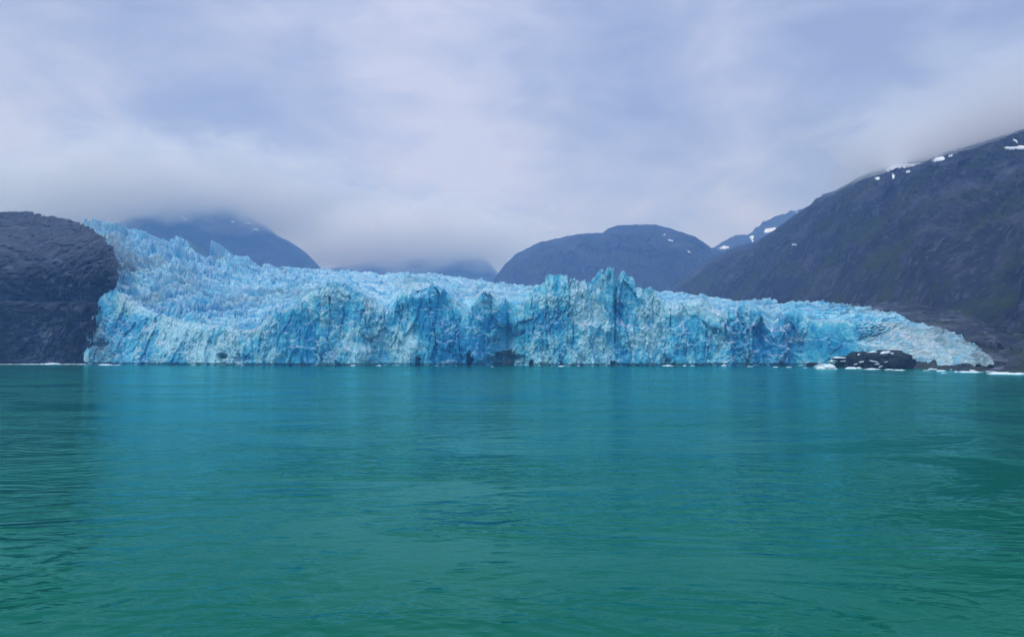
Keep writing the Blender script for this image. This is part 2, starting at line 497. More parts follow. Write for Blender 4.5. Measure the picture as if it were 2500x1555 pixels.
CRACKS = [([(808, 725), (809, 779), (802, 832)], 4.5, 1.3), ([(840, 752), (843, 822)], 4.5, 1.2), ([(752, 752), (763, 806)], 3, 1.1), ([(735, 806), (735, 864)], 4, 1.2), ([(718, 756), (706, 790), (691, 818)], 5, 1.8),
          ([(820, 780), (813, 812), (803, 855)], 3, 1.0), ([(988, 745), (976, 812), (958, 848)], 5, 1.4), ([(1058, 790), (1067, 845)], 5, 1.4), ([(1445, 708), (1443, 734)], 4, 1.6), ([(1470, 805), (1471, 862)], 5, 1.3),
          ([(1503, 705), (1501, 780), (1500, 838)], 6, 2.4), ([(1633, 755), (1632, 810)], 4, 1.5), ([(1335, 740), (1343, 815)], 4, 2.0), ([(1387, 690), (1392, 745)], 5, 2.0), ([(1564, 775), (1564, 800)], 3, 1.2),
          ([(1120, 820), (1128, 880)], 3, 1.2), ([(1715, 830), (1712, 880)], 3.5, 1.6), ([(900, 800), (912, 870)], 3, 1.2), ([(612, 812), (625, 860)], 3, 1.4), ([(1852, 790), (1846, 825)], 3.5, 1.6),
          ([(1400, 780), (1398, 850)], 3, 1.2), ([(350, 800), (352, 880)], 3, 1.4), ([(1595, 720), (1592, 790)], 3, 1.5), ([(1670, 810), (1668, 880)], 3, 1.2)]
CAVES = [(545, 868, 15, 9, 18), (600, 878, 26, 12, 5), (1024, 886, 5, 14, 10), (1148, 882, 10, 18, 14), (1238, 882, 44, 22, 30), (1298, 889, 10, 9, 14), (1240, 838, 42, 40, 13), (1495, 884, 10, 8, 8), (1631, 886, 6, 12, 7), (1870, 800, 14, 26, 8), (248, 842, 14, 13, 8), (1905, 887, 14, 7, 6), (2190, 820, 55, 22, 9), (2120, 826, 30, 16, 8)]
APRONS = [(1430, 792, 30, 9), (985, 842, 34, 7), (1390, 846, 22, 6), (1300, 812, 26, 9), (1473, 864, 13, 5), (1560, 800, 20, 5), (1590, 846, 30, 5), (880, 858, 40, 5), (760, 850, 34, 5), (420, 842, 40, 6), (310, 826, 36, 6),
          (1085, 836, 22, 6), (1690, 838, 40, 6), (1790, 842, 40, 6), (1900, 842, 36, 7), (1985, 832, 40, 8), (640, 846, 22, 5), (2060, 838, 36, 5), (1150, 800, 26, 6), (520, 842, 36, 5), (1640, 800, 24, 5)]


def seg_dist(px, py, pts):
    d = np.full(px.shape, 1e6)
    for (x0, y0), (x1, y1) in zip(pts[:-1], pts[1:]):
        vx, vy = x1 - x0, y1 - y0
        t = np.clip(((px - x0) * vx + (py - y0) * vy) / (vx * vx + vy * vy), 0, 1)
        d = np.minimum(d, np.hypot(px - x0 - t * vx, py - y0 - t * vy))
    return d


glacier = empty('glacier', (0, 560, 0))
tag(glacier, 'broad broken blue tidewater glacier with jagged towers, standing across the head of the bay', 'glacier')


def ice_front():
    NC, NF = 1700, 250
    px = np.linspace(206, 2424, NC)
    tf = np.linspace(0, 1, NF)
    T, PX = np.meshgrid(tf, px, indexing='ij')
    b, c = BASE(PX), CREST(PX)
    PY = b + (np.minimum(c, b - 2) - b) * T
    rub = sstep(2050, 2200, PX)                      # the low rubbly end
    lean = .29 + .45 * sstep(700, 420, PX) + .9 * rub
    Y0 = FRONT_Y(PX)
    hgt = (b - PY) / FPX * Y0
    Y = Y0 + lean * hgt
    P = pt(PX, PY, Y)
    X, Y, Z = P[..., 0].copy(), P[..., 1].copy(), P[..., 2].copy()
    wr = 7 * fbm(X / 16, Z / 20, 0 * X, 6, 71, .6)
    wr2 = 8 * fbm(X / 16, Z / 22, 0 * X + 9, 6, 72, .6)
    wx, wz = X + wr, Z + wr2
    Yq = Y * .4
    pil = fbm(wx / 30, 0 * X + 2, wz / 110, 3, 73, .55, True)
    dL, f1L, f2L, rL = facets(wx / 14, Yq / 15, wz / 34, 74, 1.3)
    _, _, rM, oM = cells(wx / 5.5, Yq / 6, wz / 11, 75)
    dM = (rM[0] - .5) + 1.5 * (rM[1] - .5) * oM[0]
    _, _, rS, oS = cells((wx + .3 * wr2) / 2.2, Yq / 2.5, wz / 3.4, 76)
    dS = (rS[0] - .5) + 1.4 * (rS[1] - .5) * oS[0]
    led = .17 * 11 * oM[2] + .20 * 3.4 * oS[2]           # near-vertical blocks with ledges between them
    flute = fbm(wx / 7, 0 * X + 3, wz / 26, 5, 84, .6, True)
    flute2 = fbm(wx / 2.8, 0 * X + 8, wz / 13, 4, 86, .6, True)
    crumb = fbm(X / 2.4, Y / 4, Z / 3.0, 4, 85, .65)
    fn = fbm(X / 1.6, Y / 1.6, Z / 1.6, 3, 77)
    jum = sstep(640, 480, PX) * .7 + sstep(1850, 2000, PX) * .5          # jumbled instead of pillared
    edge = sstep(206, 226, PX) * sstep(2424, 2405, PX)
    # tall columns split by deep narrow clefts, each with its own set-back and roughness
    slant = X + 5 * fbm(X / 9, Z / 14, 0 * X, 5, 61, .6) + .25 * Z * fbm(X / 60, 0 * X, 0 * X, 2, 62)
    f1C, f2C, rC, oC = cells(slant / 15, 0 * X + .5, Z / 160, 63, True)
    cleft = sstep(.10, .0, (f2C - f1C)) * sstep(-.05, .35, fbm(X / 30, Z / 25, 0 * X, 3, 64))
    colm = 5.0 * (rC[0] - .5) + 3.5 * (rC[1] - .5) * oC[0] + 2.6 * cleft
    rough = .30 + 1.25 * sstep(-.25, .30, fbm(X / 20, Z / 16, 0 * X + 3, 4, 65) + .5 * (rC[2] - .5))
    dS, crumb, led, fn = dS * rough, crumb * rough, led * (.4 + .6 * rough), fn * rough
    dM = dM * (.55 + .45 * rough)
    d = colm * (1 - .6 * jum) * (1 - rub) - 9 * (pil - .2) * (1 - jum) + 5.0 * dL * (1 - .3 * jum) + 2.9 * dM + 1.7 * dS - led - (3.4 * flute + 1.3 * flute2) * (1 - .5 * jum) + 1.3 * crumb + .7 * fn + 5 * fbm(X / 25, Y / 25, Z / 20, 3, 78)
    # jagged px for drawn features
    jx, jy = PX + 22 * fbm(X / 7, Z / 7, 0 * X, 5, 79, .6), PY + 22 * fbm(X / 7, Z / 7, 0 * X + 5, 5, 80, .6)
    sx = PX + 4 * fbm(X / 6, Z / 6, 0 * X, 3, 81)
    for pts_, dep, w in CRACKS:
        d = d + .6 * dep * sstep(w * 1.4, w * .3, seg_dist(sx, PY, pts_))
    for cx, cy, rx, ry, dep in CAVES:
        r = np.hypot((jx - cx) / rx, (jy - cy) / ry)
        d = d + dep * sstep(1.25, .5, r)
    for cx, top, hw, fwd in APRONS:
        edgew = sstep(hw, hw * .7, np.abs(jx - cx)) * sstep(top - 1, top + 4, jy + .25 * np.abs(jx - cx))
        d = d - .4 * fwd * edgew
    d = d * (1 - .8 * sstep(2380, 2415, PX)) * (.75 - .25 * rub) * (1 - .35 * sstep(.9, 1, T))
    d = d + 2.4 * sstep(2.2, .8, Z + 1.2 * fbm(X / 5, 0 * X, 0 * X, 4, 99)) * (1 - rub)      # melt notch at the waterline
    # rounded rubble blocks at the low end
    fb1, _, rb, _ = cells(X / 1.9, Y / 1.9, Z / 1.9, 90)
    crm = fbm(X / 5, Y / 5, Z / 5, 4, 97)
    d = d + rub * 6 * crm
    d = d - rub * 5.0 * np.sqrt(np.maximum(0, 1 - (fb1 / .62) ** 2)) + rub * 3.5 * sstep(.5, .8, fb1)
    Y = Y + d * (.3 + .7 * edge)
    # raggedness in height
    up = sstep(.55, 1, T)
    Z = Z + up * (1 - .5 * rub) * (2.2 * dS + 1.6 * dM + 1.2 * fn) * np.minimum(1, hgt / 12) + (1 - up) * .8 * fn * sstep(.0, .1, T)
    Z = Z + 3.2 * (rC[2] - .5) * sstep(.7, 1, T) * (1 - rub) * (1 - .5 * jum) - 3.0 * cleft * sstep(.75, 1, T) * (1 - rub)
    Z = Z + rub * .9 * np.sqrt(np.maximum(0, 1 - (fb1 / .75) ** 2)) * up
    top = np.stack([X, Y, Z], -1)[-1]
    crest_z = top[:, 2]
    low_z = pt(px, NOTOWER(px) + 14, FRONT_Y(px))[:, 2]
    rows = [np.stack([X, Y, Z], -1)]
    nb = 46
    n1 = fbm(px[None] / 9, np.linspace(0, 6, nb)[:, None], np.zeros((nb, NC)), 4, 91)
    f_, _, _, _ = facets(np.broadcast_to(px / 12, (nb, NC)), np.broadcast_to(np.linspace(0, 5, nb)[:, None], (nb, NC)), np.zeros((nb, NC)), 92, 1.4, True)
    for i in range(nb):
        q = (i + 1) / nb
        r = top.copy()
        r[:, 1] += q * 20
        flat_ = sstep(.62, 1.0, q)
        r[:, 2] = crest_z * (1 - flat_) + low_z * flat_ - 1.2 * q + (2.2 * f_[i] + 1.6 * n1[i]) * min(1, q * 4) * (1 - flat_)
        rows.append(r[None])
    P = np.concatenate(rows, 0)
    nr = P.shape[0]
    n = normals(np.stack([blur(P[..., q], 2) for q in range(3)], -1))
    upf = np.abs(n[..., 2])
    # colour: dense blue fresh faces, pale weathered ice on ledges and tops
    ext = lambda a: np.concatenate([a, np.repeat(a[-1:], nb, 0)], 0)
    rLf, rMf, rSf = ext(rL[0]), ext(rM[1]), ext(rS[1])
    Xe, Ze = P[..., 0], P[..., 2]
    PXe, PYe = ext(PX), ext(PY)
    big = fbm(Xe / 45, Ze / 30, 0 * Xe, 4, 93)
    fresh = np.clip(.45 - .26 * sstep(.72, .98, ext(T)) + 1.25 * big + .55 * (ext(rC[1]) - .5) + .3 * (rLf - .5) + .35 * (rMf - .5) + .25 * (rSf - .5) - .35 * (ext(rough) - .9) + .55 * fbm(Xe / 3.5, 0 * Xe, Ze / 11, 4, 87, .6), 0, 1)
    for cx, cy, rx, ry, a in [(1370, 780, 60, 120, .25), (1510, 790, 25, 110, .35), (1920, 800, 30, 50, .8), (1930, 850, 60, 50, .45), (1830, 790, 30, 50, .45), (2170, 815, 60, 22, .7), (1060, 750, 70, 60, .3), (1200, 770, 30, 60, .35), (280, 780, 40, 70, .3),
                              (330, 745, 60, 30, -.5), (420, 800, 60, 30, -.35), (1620, 760, 60, 60, -.25), (1580, 820, 40, 40, -.3), (1720, 860, 60, 40, -.15), (990, 835, 30, 22, -.5), (1430, 785, 32, 18, -.6), (1010, 800, 14, 40, -.4), (500, 855, 40, 25, -.2)]:
        fresh = fresh + a * np.exp(-((PXe - cx) / rx) ** 2 - ((PYe - cy) / ry) ** 2)
    rube = ext(rub)
    fresh = np.clip(fresh - .55 * rube, 0, 1)
    col = lerp3(lerp3(np.broadcast_to(C_PALE, P.shape), C_MID, sstep(0, .5, fresh)), C_FRESH, sstep(.42, 1, fresh))
    weather = sstep(.34, .74, upf + .25 * fbm(Xe / 3, P[..., 1] / 3, Ze / 3, 3, 94)) * .85
    col = lerp3(col, lerp3(np.broadcast_to(C_LILAC, P.shape), C_WHITE, sstep(-.2, .4, fbm(Xe / 12, Ze / 12, 0 * Xe, 3, 95)) * .8), weather * (.25 + .75 * sstep(-.1, .3, fbm(Xe / 9, Ze / 9, 0 * Xe + 7, 3, 98))))
    # whiter colour on the convex edges of proud blocks
    dd = P[..., 1]
    conv = sstep(.4, 1.8, blur(dd, 3) - dd)
    col = lerp3(col, C_WHITE, conv * .42 * sstep(.6, 1.4, ext(rough)))
    col = lerp3(col, np.array([.84, .90, .90]), rube * .6 * sstep(.5, .6, ext(rb[0])))
    col = lerp3(col, C_DIRT * 1.3, rube * .5 * sstep(.7, .78, ext(rb[1])))
    dirt = np.zeros(P.shape[:2])
    for cx, cy, rx, ry, a in [(1445, 745, 24, 30, .35), (240, 830, 16, 60, .8), (262, 868, 30, 30, .45), (900, 770, 22, 50, .2), (310, 735, 40, 20, .35), (2345, 826, 75, 14, .8), (2400, 875, 40, 22, .7), (2280, 800, 50, 12, .6), (1950, 830, 30, 14, .3), (620, 805, 30, 12, .3)]:
        dirt = np.maximum(dirt, a * np.exp(-((PXe - cx) / rx) ** 2 - ((PYe - cy) / ry) ** 2))
    dirt = np.clip(dirt * (1.1 + 1.6 * fbm(Xe / 3, P[..., 1] / 3, Ze / 3, 4, 96)), 0, .95)
    col = lerp3(col, C_DIRT, dirt)
    V, Q, C = P.reshape(-1, 3), grid_quads(nr, NC), col.reshape(-1, 3)
    V = V - np.array([0, 560, 0])
    # split into parts: the wall, each tall tower, the dirty low end
    qpx = PXe.reshape(-1)[Q].mean(1); qpy = ext(PY).reshape(-1)[Q].mean(1)
    isback = (np.arange(nr * NC) // NC)[Q].min(1) >= NF - 1
    lim = [(1331, 1389.5, 745), (1436, 1506.5, 722), (1508, 1552, 722)]
    lab = ['square-topped blue ice tower', 'twin-horned ice tower, the tallest of all', 'pointed ice tower beside the twin horns']
    part = np.zeros(len(Q), int)
    for i, (x0, x1, yb) in enumerate(lim):
        part[(qpx > x0) & (qpx < x1) & ((qpy < yb) | isback)] = i + 1
    part[qpx > 2225] = 4
    mesh_obj('ice_wall', *[q for q in (lambda r: (r[0], r[1]))(sub_mesh(V, Q, C, part == 0))], ICE, glacier, sub_mesh(V, Q, C, part == 0)[2])
    for i in range(3):
        v, q, c_ = sub_mesh(V, Q, C, part == i + 1)
        o = mesh_obj('ice_tower', v, q, ICE, glacier, c_)
        o['label'] = lab[i]
    v, q, c_ = sub_mesh(V, Q, C, part == 4)
    o = mesh_obj('rubble_tongue', v, q, ICE, glacier, c_)
    o['label'] = 'low grey and white rubbly end of the ice on the rock slab'


ice_front()


def ice_field():
    NC, NR = 1500, 360
    px = np.linspace(178, 2424, NC)
    s = np.linspace(0, 1, NR)
    SS, PX = np.meshgrid(s, px, indexing='ij')
    st = np.maximum(NOTOWER(PX) + 7, SKY(PX) + 3)
    PY = st + (SKY(PX) - st) * SS
    hgt0 = (BASE(PX) - NOTOWER(PX)) / FPX * FRONT_Y(PX)
    rub = sstep(2050, 2200, PX)
    lean = .29 + .45 * sstep(700, 420, PX) + .9 * rub
    Yc = FRONT_Y(PX) + lean * hgt0 + 9 - 6 * rub
    Y = Yc + np.maximum(SKY_Y(PX) - Yc, 4) * SS ** 1.45
    P = pt(PX, PY, Y)
    X, Y, Z = P[..., 0].copy(), P[..., 1].copy(), P[..., 2].copy()
    left = sstep(800, 450, PX)
    far = sstep(700, 1200, Y)
    wx, wy = X + 9 * fbm(X / 30, Y / 30, 0 * X, 3, 111), Y + 9 * fbm(X / 30, Y / 30, 0 * X + 4, 3, 112)
    dL, f1L, f2L, rL = facets(wx / 22, wy / 15, 0 * X, 113, 1.7, True)
    dM, f1M, f2M, rM = facets(wx / 9, wy / 7, 0 * X, 114, 1.8, True)
    dS, f1S, f2S, rS = facets(wx / 3.6, wy / 3.4, 0 * X, 115, 1.8, True)
    fn = fbm(X / 3, Y / 3, Z / 3, 3, 116)
    edge = sstep(178, 215, PX) * sstep(2424, 2400, PX)
    amp = (.55 + .75 * left + .35 * far) * (1 - .6 * rub)
    mask = sstep(-.22, .28, fbm(X / 55, Y / 40, 0 * X, 4, 123))
    dX, f1X, f2X, rX = facets(wx / 48, wy / 24, 0 * X, 124, 1.8, True)
    crev = fbm((X + .5 * Y) / 70, (Y - .3 * X) / 9, 0 * X, 4, 125, .6, True)
    dM = dM * (.35 + .75 * mask)
    spike = np.maximum(0, rM[2] - .55) * np.maximum(0, 1 - f1M / .55) * 12
    spike = spike * (.25 + 1.1 * mask)
    h = 8.0 * dX + 5.0 * dL + 4.2 * dM + 1.9 * dS * (.4 + .8 * mask) + .9 * fn - 2.6 * sstep(.35, .75, crev) + spike * (.7 + .5 * left) - 3.5 * sstep(.16, 0, f2L - f1L) - 2.0 * sstep(.14, 0, f2M - f1M)
    h = h - .6 + 7 * fbm(X / 60, Y / 45, 0 * X, 3, 118) * (1 - SS)
    Z = Z + amp * h * edge * (.25 + .75 * sstep(0, .06, SS))
    Y = Y + amp * 1.2 * dM
    fb1, _, rb, _ = cells(X / 3.0, Y / 3.0, Z / 3.0, 119)
    Z = Z + rub * 1.6 * np.sqrt(np.maximum(0, 1 - (fb1 / .75) ** 2))
    P0 = np.stack([X, Y, Z], -1)
    last = P0[-1:]
    b1 = last.copy(); b1[..., 1] += 40 * (1 - rub[-1:] * .9); b1[..., 2] -= 2
    b2 = b1.copy(); b2[..., 1] += 160 * (1 - rub[-1:] * .9); b2[..., 2] -= 25
    P = np.concatenate([P0, b1, b2], 0)
    n = normals(P)
    upf = np.abs(n[..., 2])
    ext = lambda a: np.concatenate([a, a[-1:], a[-1:]], 0)
    Xe, Ye, Ze = P[..., 0], P[..., 1], P[..., 2]
    PXe, PYe = ext(PX), ext(PY)
    big = fbm(Xe / 70, Ye / 70, 0 * Xe, 4, 120)
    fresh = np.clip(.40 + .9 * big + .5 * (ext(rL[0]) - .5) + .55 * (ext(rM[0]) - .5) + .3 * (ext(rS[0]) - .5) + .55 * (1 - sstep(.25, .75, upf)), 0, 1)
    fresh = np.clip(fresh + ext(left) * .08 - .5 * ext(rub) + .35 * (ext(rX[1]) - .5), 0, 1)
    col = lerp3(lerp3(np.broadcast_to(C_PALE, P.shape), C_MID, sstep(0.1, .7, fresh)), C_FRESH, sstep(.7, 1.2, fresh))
    lil = sstep(-.1, .35, fbm(Xe / 28, Ye / 50, 0 * Xe, 4, 121)) * sstep(.35, .7, upf)
    col = lerp3(col, C_LILAC, lil * .7)
    conv = sstep(.15, 1.2, Ze - blur(Ze, 2))
    col = lerp3(col, C_WHITE, conv * .4)
    dirt = np.zeros(P.shape[:2])
    for cx, cy, rx, ry, a in [(315, 655, 45, 22, .95), (275, 620, 34, 50, 1.0), (230, 552, 40, 14, .5), (270, 590, 20, 26, .5), (450, 690, 50, 30, .4), (700, 720, 60, 12, .4), (1000, 690, 50, 15, .35), (1160, 720, 60, 14, .3), (1880, 780, 40, 30, .3), (600, 735, 80, 12, .3),
                              (2300, 810, 60, 20, .85), (2380, 850, 60, 25, 1.0), (2160, 765, 50, 8, .4), (360, 720, 50, 12, .5)]:
        dirt = np.maximum(dirt, a * np.exp(-((PXe - cx) / rx) ** 2 - ((PYe - cy) / ry) ** 2))
    band = sstep(.12, .42, fbm((Xe - .45 * Ye) / 26, Ye / 240, 0 * Xe, 5, 126)) * .8 * (1 - ext(rub))
    dirt = np.maximum(dirt, band)
    dirt = np.clip(dirt * (1.0 + 1.8 * fbm(Xe / 8, Ye / 8, 0 * Xe, 4, 122)), 0, .9)
    col = lerp3(col, C_DIRT, dirt)
    V = P.reshape(-1, 3) - np.array([0, 560, 0])
    Q, C = grid_quads(*P.shape[:2]), col.reshape(-1, 3)
    mesh_obj('ice_field', V, Q, ICE, glacier, C)


ice_field()

# ------------------------------------------------------------------ rock shore at the right
def sheet(name, label, mat, px0, px1, nc, nr, base, Yb, top, Yt, dispf, power=1.0, kind='structure', cat=None):
    px = np.linspace(px0, px1, nc)
    T, PX = np.meshgrid(np.linspace(0, 1, nr), px, indexing='ij')
    PY = base(PX) + (top(PX) - base(PX)) * T ** power
    Y = Yb(PX) + (Yt(PX) - Yb(PX)) * T
    P = pt(PX, PY, Y)
    P = dispf(P, PX, PY, T)
    b1 = P[-1:].copy(); b1[..., 0] *= 1 + 60 / b1[..., 1]; b1[..., 1] += 60; b1[..., 2] -= 4
    b2 = b1.copy(); b2[..., 1] += 60; b2[..., 2] = -3
    P = np.concatenate([P, b1, b2], 0)
    o = mesh_obj(name, P.reshape(-1, 3), grid_quads(*P.shape[:2]), mat)
    tag(o, label, cat, None, kind)
    return o, BVHTree.FromPolygons([Vector(p) for p in P.reshape(-1, 3).tolist()], grid_quads(*P.shape[:2]).tolist())


def shore_disp(P, PX, PY, T):
    X, Y, Z = P[..., 0].copy(), P[..., 1].copy(), P[..., 2].copy()
    w = sstep(0, .12, T)
    st = fbm((X * .15 + Z) / 2.2, X / 50, Y / 60, 4, 131, .6, True)
    d1, f1, f2, _ = facets((X + 4 * fbm(X / 20, Y / 20, 0 * X, 3, 132)) / 24, Y / 18, Z / 7, 133, 1.6)
    d2, _, _, _ = facets(X / 7, Y / 7, Z / 3, 134, 1.4)
    Z = Z + w * (2.0 * st + 4.0 * d1 + 1.8 * d2) + .8 * fbm(X / 12, Y / 12, 0 * X, 4, 135)
    Y = Y + w * (4 * d1 + 2.2 * d2)
    return np.stack([X, Y, Z], -1)


SHORE, SHORE_BVH = sheet('shore', 'striped grey rock slabs sloping into the water below the steep mountain', ROCK_SHORE, 2040, 3100, 700, 260,
      prof([(2040, 897), (2100, 899), (2200, 903), (2350, 907.5), (2500, 914), (2700, 925), (3100, 950)]),
      prof([(2040, 545), (2100, 500), (2200, 450), (2350, 385), (2500, 330), (2700, 265), (3100, 180)]),
      prof([(2040, 752), (2080, 748), (2193, 739), (2260, 751), (2330, 763), (2390, 785), (2430, 808), (2500, 830), (2700, 850), (3100, 870)]),
      prof([(2040, 700), (2200, 640), (2330, 590), (2500, 500), (2700, 400), (3100, 270)]), shore_disp)


def wet_rock(label, cx, w, top, Y0, seed):
    """low rounded ice-polished rock standing out of the water in front of the ice"""
    nu, nv = 120, 70
    c = pt(cx, 890, Y0); R = w / FPX * Y0
    H = pt(cx, top, Y0)[2]
    u = np.linspace(0, 2 * np.pi, nu)
    v = np.linspace(-.22, 1, nv)
    Vv, U = np.meshgrid(v, u, indexing='ij')
    rr = np.sqrt(np.maximum(0, 1 - np.maximum(Vv, 0) ** 4))
    X = R * np.cos(U) * rr; Y = R * .8 * np.sin(U) * rr; Z = H * Vv
    k = .22 * fbm(X / R * 1.6 + seed, Y / R * 1.6, Z / H * 1.3, 3, 140 + seed) + .04 * fbm(X, Y, Z, 3, 145)
    f_, _, _, _ = facets(X / R * 2.4 + seed * 3, Y / R * 2.4, Z / H * 1.6, 150 + seed, 1.3)
    g_, _, _, _ = facets(X / R * 5 + seed, Y / R * 5, Z / H * 3, 155 + seed, 1.3)
    k = k + .13 * f_ + .08 * g_
    X = X * (1 + k); Y = Y * (1 + k); Z = Z * (1 + .6 * k)
    P = np.stack([X, Y, Z], -1)
    Q = grid_quads(nv, nu)
    o = mesh_obj('rock_outcrop', P.reshape(-1, 3), Q, ROCK_WET, smooth=False)
    o.location = (c[0], Y0, 0)
    tag(o, label, 'rock', 'black rocks under the end of the ice')
    V = (P.reshape(-1, 3) + np.array([c[0], Y0, 0])).tolist()
    return BVHTree.FromPolygons([Vector(p) for p in V], Q.tolist())


ROCKS = [wet_rock('largest rounded black rock standing in front of the glacier, ice hanging over its top', 2098, 34, 858, 478, 1),
         wet_rock('long low black rock streaked with small ice chunks beside the largest black rock', 2172, 60, 856, 452, 2),
         wet_rock('small black rock with a white snow rib across it, behind the bright floating ice block', 2056, 26, 869, 500, 3),
         wet_rock('tiny dark rock poking out at the water edge just before the black rocks begin', 1983, 13, 884, 535, 4)]

# ------------------------------------------------------------------ loose ice
def chunk_mesh(seed, flat=.35, sub=3, sharp=.5):
    import bmesh
    bm = bmesh.new()
    bmesh.ops.create_icosphere(bm, subdivisions=sub, radius=1)
    V = np.array([v.co[:] for v in bm.verts])
    f_, _, _, _ = facets(V[:, 0] * 1.1 + seed * 3.3, V[:, 1] * 1.1, V[:, 2] * 1.1, 160 + seed, 1.5)
    k = 1 + sharp * f_ + .25 * fbm(V[:, 0] * 2 + seed, V[:, 1] * 2, V[:, 2] * 2, 3, 170 + seed)
    V = V * k[:, None]
    V[:, 2] = np.where(V[:, 2] > 0, V[:, 2], V[:, 2] * .6)
    tris = np.array([[v.index for v in f.verts] for f in bm.faces])
    bm.free()
    me = bpy.data.meshes.new('ice_floe')
    me.from_pydata(V.tolist(), [], tris.tolist())
    me.materials.append(FLOE)
    return me


VAR = [chunk_mesh(i) for i in range(7)]


def floe(px, py, w, h, label, group, i=[0]):
    i[0] += 1
    o = bpy.data.objects.new('ice_floe', VAR[i[0] % 7])
    COL.objects.link(o)
    p = water_pt(px, py)
    m = p.y / FPX
    o.location = (p.x, p.y, -.05)
    o.scale = (w * m / 2, max(w * m * .3, .8), h * m * .62)
    o.rotation_euler = (0, 0, random.uniform(-.25, .25))
    tag(o, label, 'ice floe', group)
    return o


G1 = 'white ice pieces drifting along the rocky shore'
for px, py, w, h, lab in [
        (2080, 900, 30, 6, 'lumpy white ice floe lying just in front of the largest black rock'),
        (2097, 900, 15, 6, 'small rounded white floe touching the lumpy floe before the largest black rock'),
        (2127, 902, 34, 4, 'long flat white floe in front of the gap between the two big black rocks'),
        (2171, 903, 26, 4, 'flat white floe in front of the long low black rock'),
        (2197, 904, 24, 4, 'flat white floe at the end of the long low black rock nearest the grey rubble'),
        (2277, 902, 20, 4, 'white floe close under the white snout of the rubbly ice'),
        (2262, 905, 12, 3, 'short white floe just before the floe under the white ice snout'),
        (2298, 906, 22, 4, 'white floe a little out from the shore below the rubbly ice'),
        (2329, 903, 12, 4, 'small white floe hard against the grey slabs below the dirty rubble'),
        (2334, 908, 10, 3, 'tiny white floe offshore of the small one against the grey slabs'),
        (2373, 905, 14, 4, 'small white floe against the slabs behind the big ragged floe'),
        (2371, 909, 44, 6, 'big ragged white floe off the tip of the dirty rubble tongue'),
        (2305, 911, 14, 2, 'thin low sliver of ice farthest out from the rubbly ice'),
        (2421, 909, 22, 5, 'white floe joining the big ragged floe to the long bright band of ice'),
        (2448, 913, 60, 7, 'longest bright white ice band along the grey slabs'),
        (2488, 914, 40, 7, 'bright white floe at the outermost end of the shore ice, cut by the photo edge')]:
    floe(px, py, w, h, lab, G1)
G2 = 'small ice pieces at the foot of the blue ice wall'
for px, py, w, h in [(1767, 893.5, 11, 5), (1830, 895, 15, 2.5), (1894, 896.5, 11, 2.5), (1926, 897, 13, 2.5), (1966, 898.5, 8, 2.5), (1370, 894.5, 14, 3), (1633, 893.5, 26, 4), (1671, 893.5, 7, 3), (1690, 893.5, 9, 3), (1202, 895.5, 5, 2),
                     (260, 891.5, 34, 4), (285, 892, 14, 3), (862, 893, 14, 3), (1560, 893, 12, 4), (925, 893, 10, 3)]:
    floe(px, py, w, h, 'tiny white ice bit floating at the foot of the blue ice wall', G2)
G3 = 'white ice strung along the foot of the dark cliff'
for k in range(13):
    px = -8 + k * 17.5
    if abs(px - 131) < 12: continue
    floe(px, 889.7, random.uniform(19, 27), random.uniform(1.6, 2.6), 'thin white strip of ice floating along the foot of the dark cliff', G3)
floe(131, 889.7, 34, 6, 'humped white ice lump, tallest piece along the foot of the dark cliff', G3)


def bright_block():
    me = chunk_mesh(11, sub=4, sharp=.7)
    o = bpy.data.objects.new('ice_block', me)
    me.name = 'ice_block'
    COL.objects.link(o)
    p = water_pt(2017, 901)
    m = p.y / FPX
    o.location = (p.x, p.y, 0); o.scale = (26 * m, 10 * m, 10.5 * m)
    tag(o, 'bright blue-white floating ice block stranded before the small snow-ribbed black rock', 'ice block')


bright_block()


def rock_chunk(bvh, px, py, w, h, label, i=[0]):
    i[0] += 1
    o0 = Vector((0, 0, CAM_H)); d = Vector(pt(px, py, 100.)) - o0; d.normalize()
    hit, nor, _, dist = bvh.ray_cast(o0, d)
    if hit is None: return
    o = bpy.data.objects.new('ice_chunk', VAR[(i[0] * 3) % 7])
    COL.objects.link(o)
    m = dist / FPX
    o.location = hit - d * .2
    o.scale = (w * m / 2, w * m * .3, h * m / 2.4)
    o.rotation_euler = (0, random.uniform(-.3, .3), random.uniform(-.4, .4))
    tag(o, label, 'ice chunk', 'ice chunks stranded on the black rocks')


for b, px, py, w, h, lab in [(1, 2134, 860, 18, 5, 'flat white ice chunk near the top of the long black rock'), (1, 2161, 862, 20, 10, 'larger tilted white ice chunk high on the long black rock'),
                             (1, 2178, 864, 9, 6, 'small white ice chunk just beside the tilted one on the long black rock'),
                             (1, 2135, 883, 16, 4, 'small white ice bit low on the long black rock'), (1, 2143, 889, 12, 4, 'small white ice bit low on the long black rock'),
                             (1, 2150, 895, 10, 4, 'small white ice bit low on the long black rock'), (1, 2163, 884, 6, 3, 'small white ice bit low on the long black rock'),
                             (0, 2097, 866, 6, 4, 'tiny white speck of ice high on the largest black rock'), (0, 2104, 884, 14, 5, 'white ice chunk on the lower side of the largest black rock'),
                             (0, 2122, 880, 22, 6, 'white ice chunk wedged between the largest and the long black rock'), (0, 2090, 889, 8, 3, 'tiny white bit of ice near the foot of the largest black rock'),
                             (2, 2050, 874, 30, 6, 'long white snow rib lying over the small black rock'), (2, 2036, 884, 24, 12, 'broad snow heap on the water side of the small black rock'),
                             (2, 2062, 882, 16, 5, 'white ice chunk on the flank of the small black rock')]:
    rock_chunk(ROCKS[b], px, py, w, h, lab)

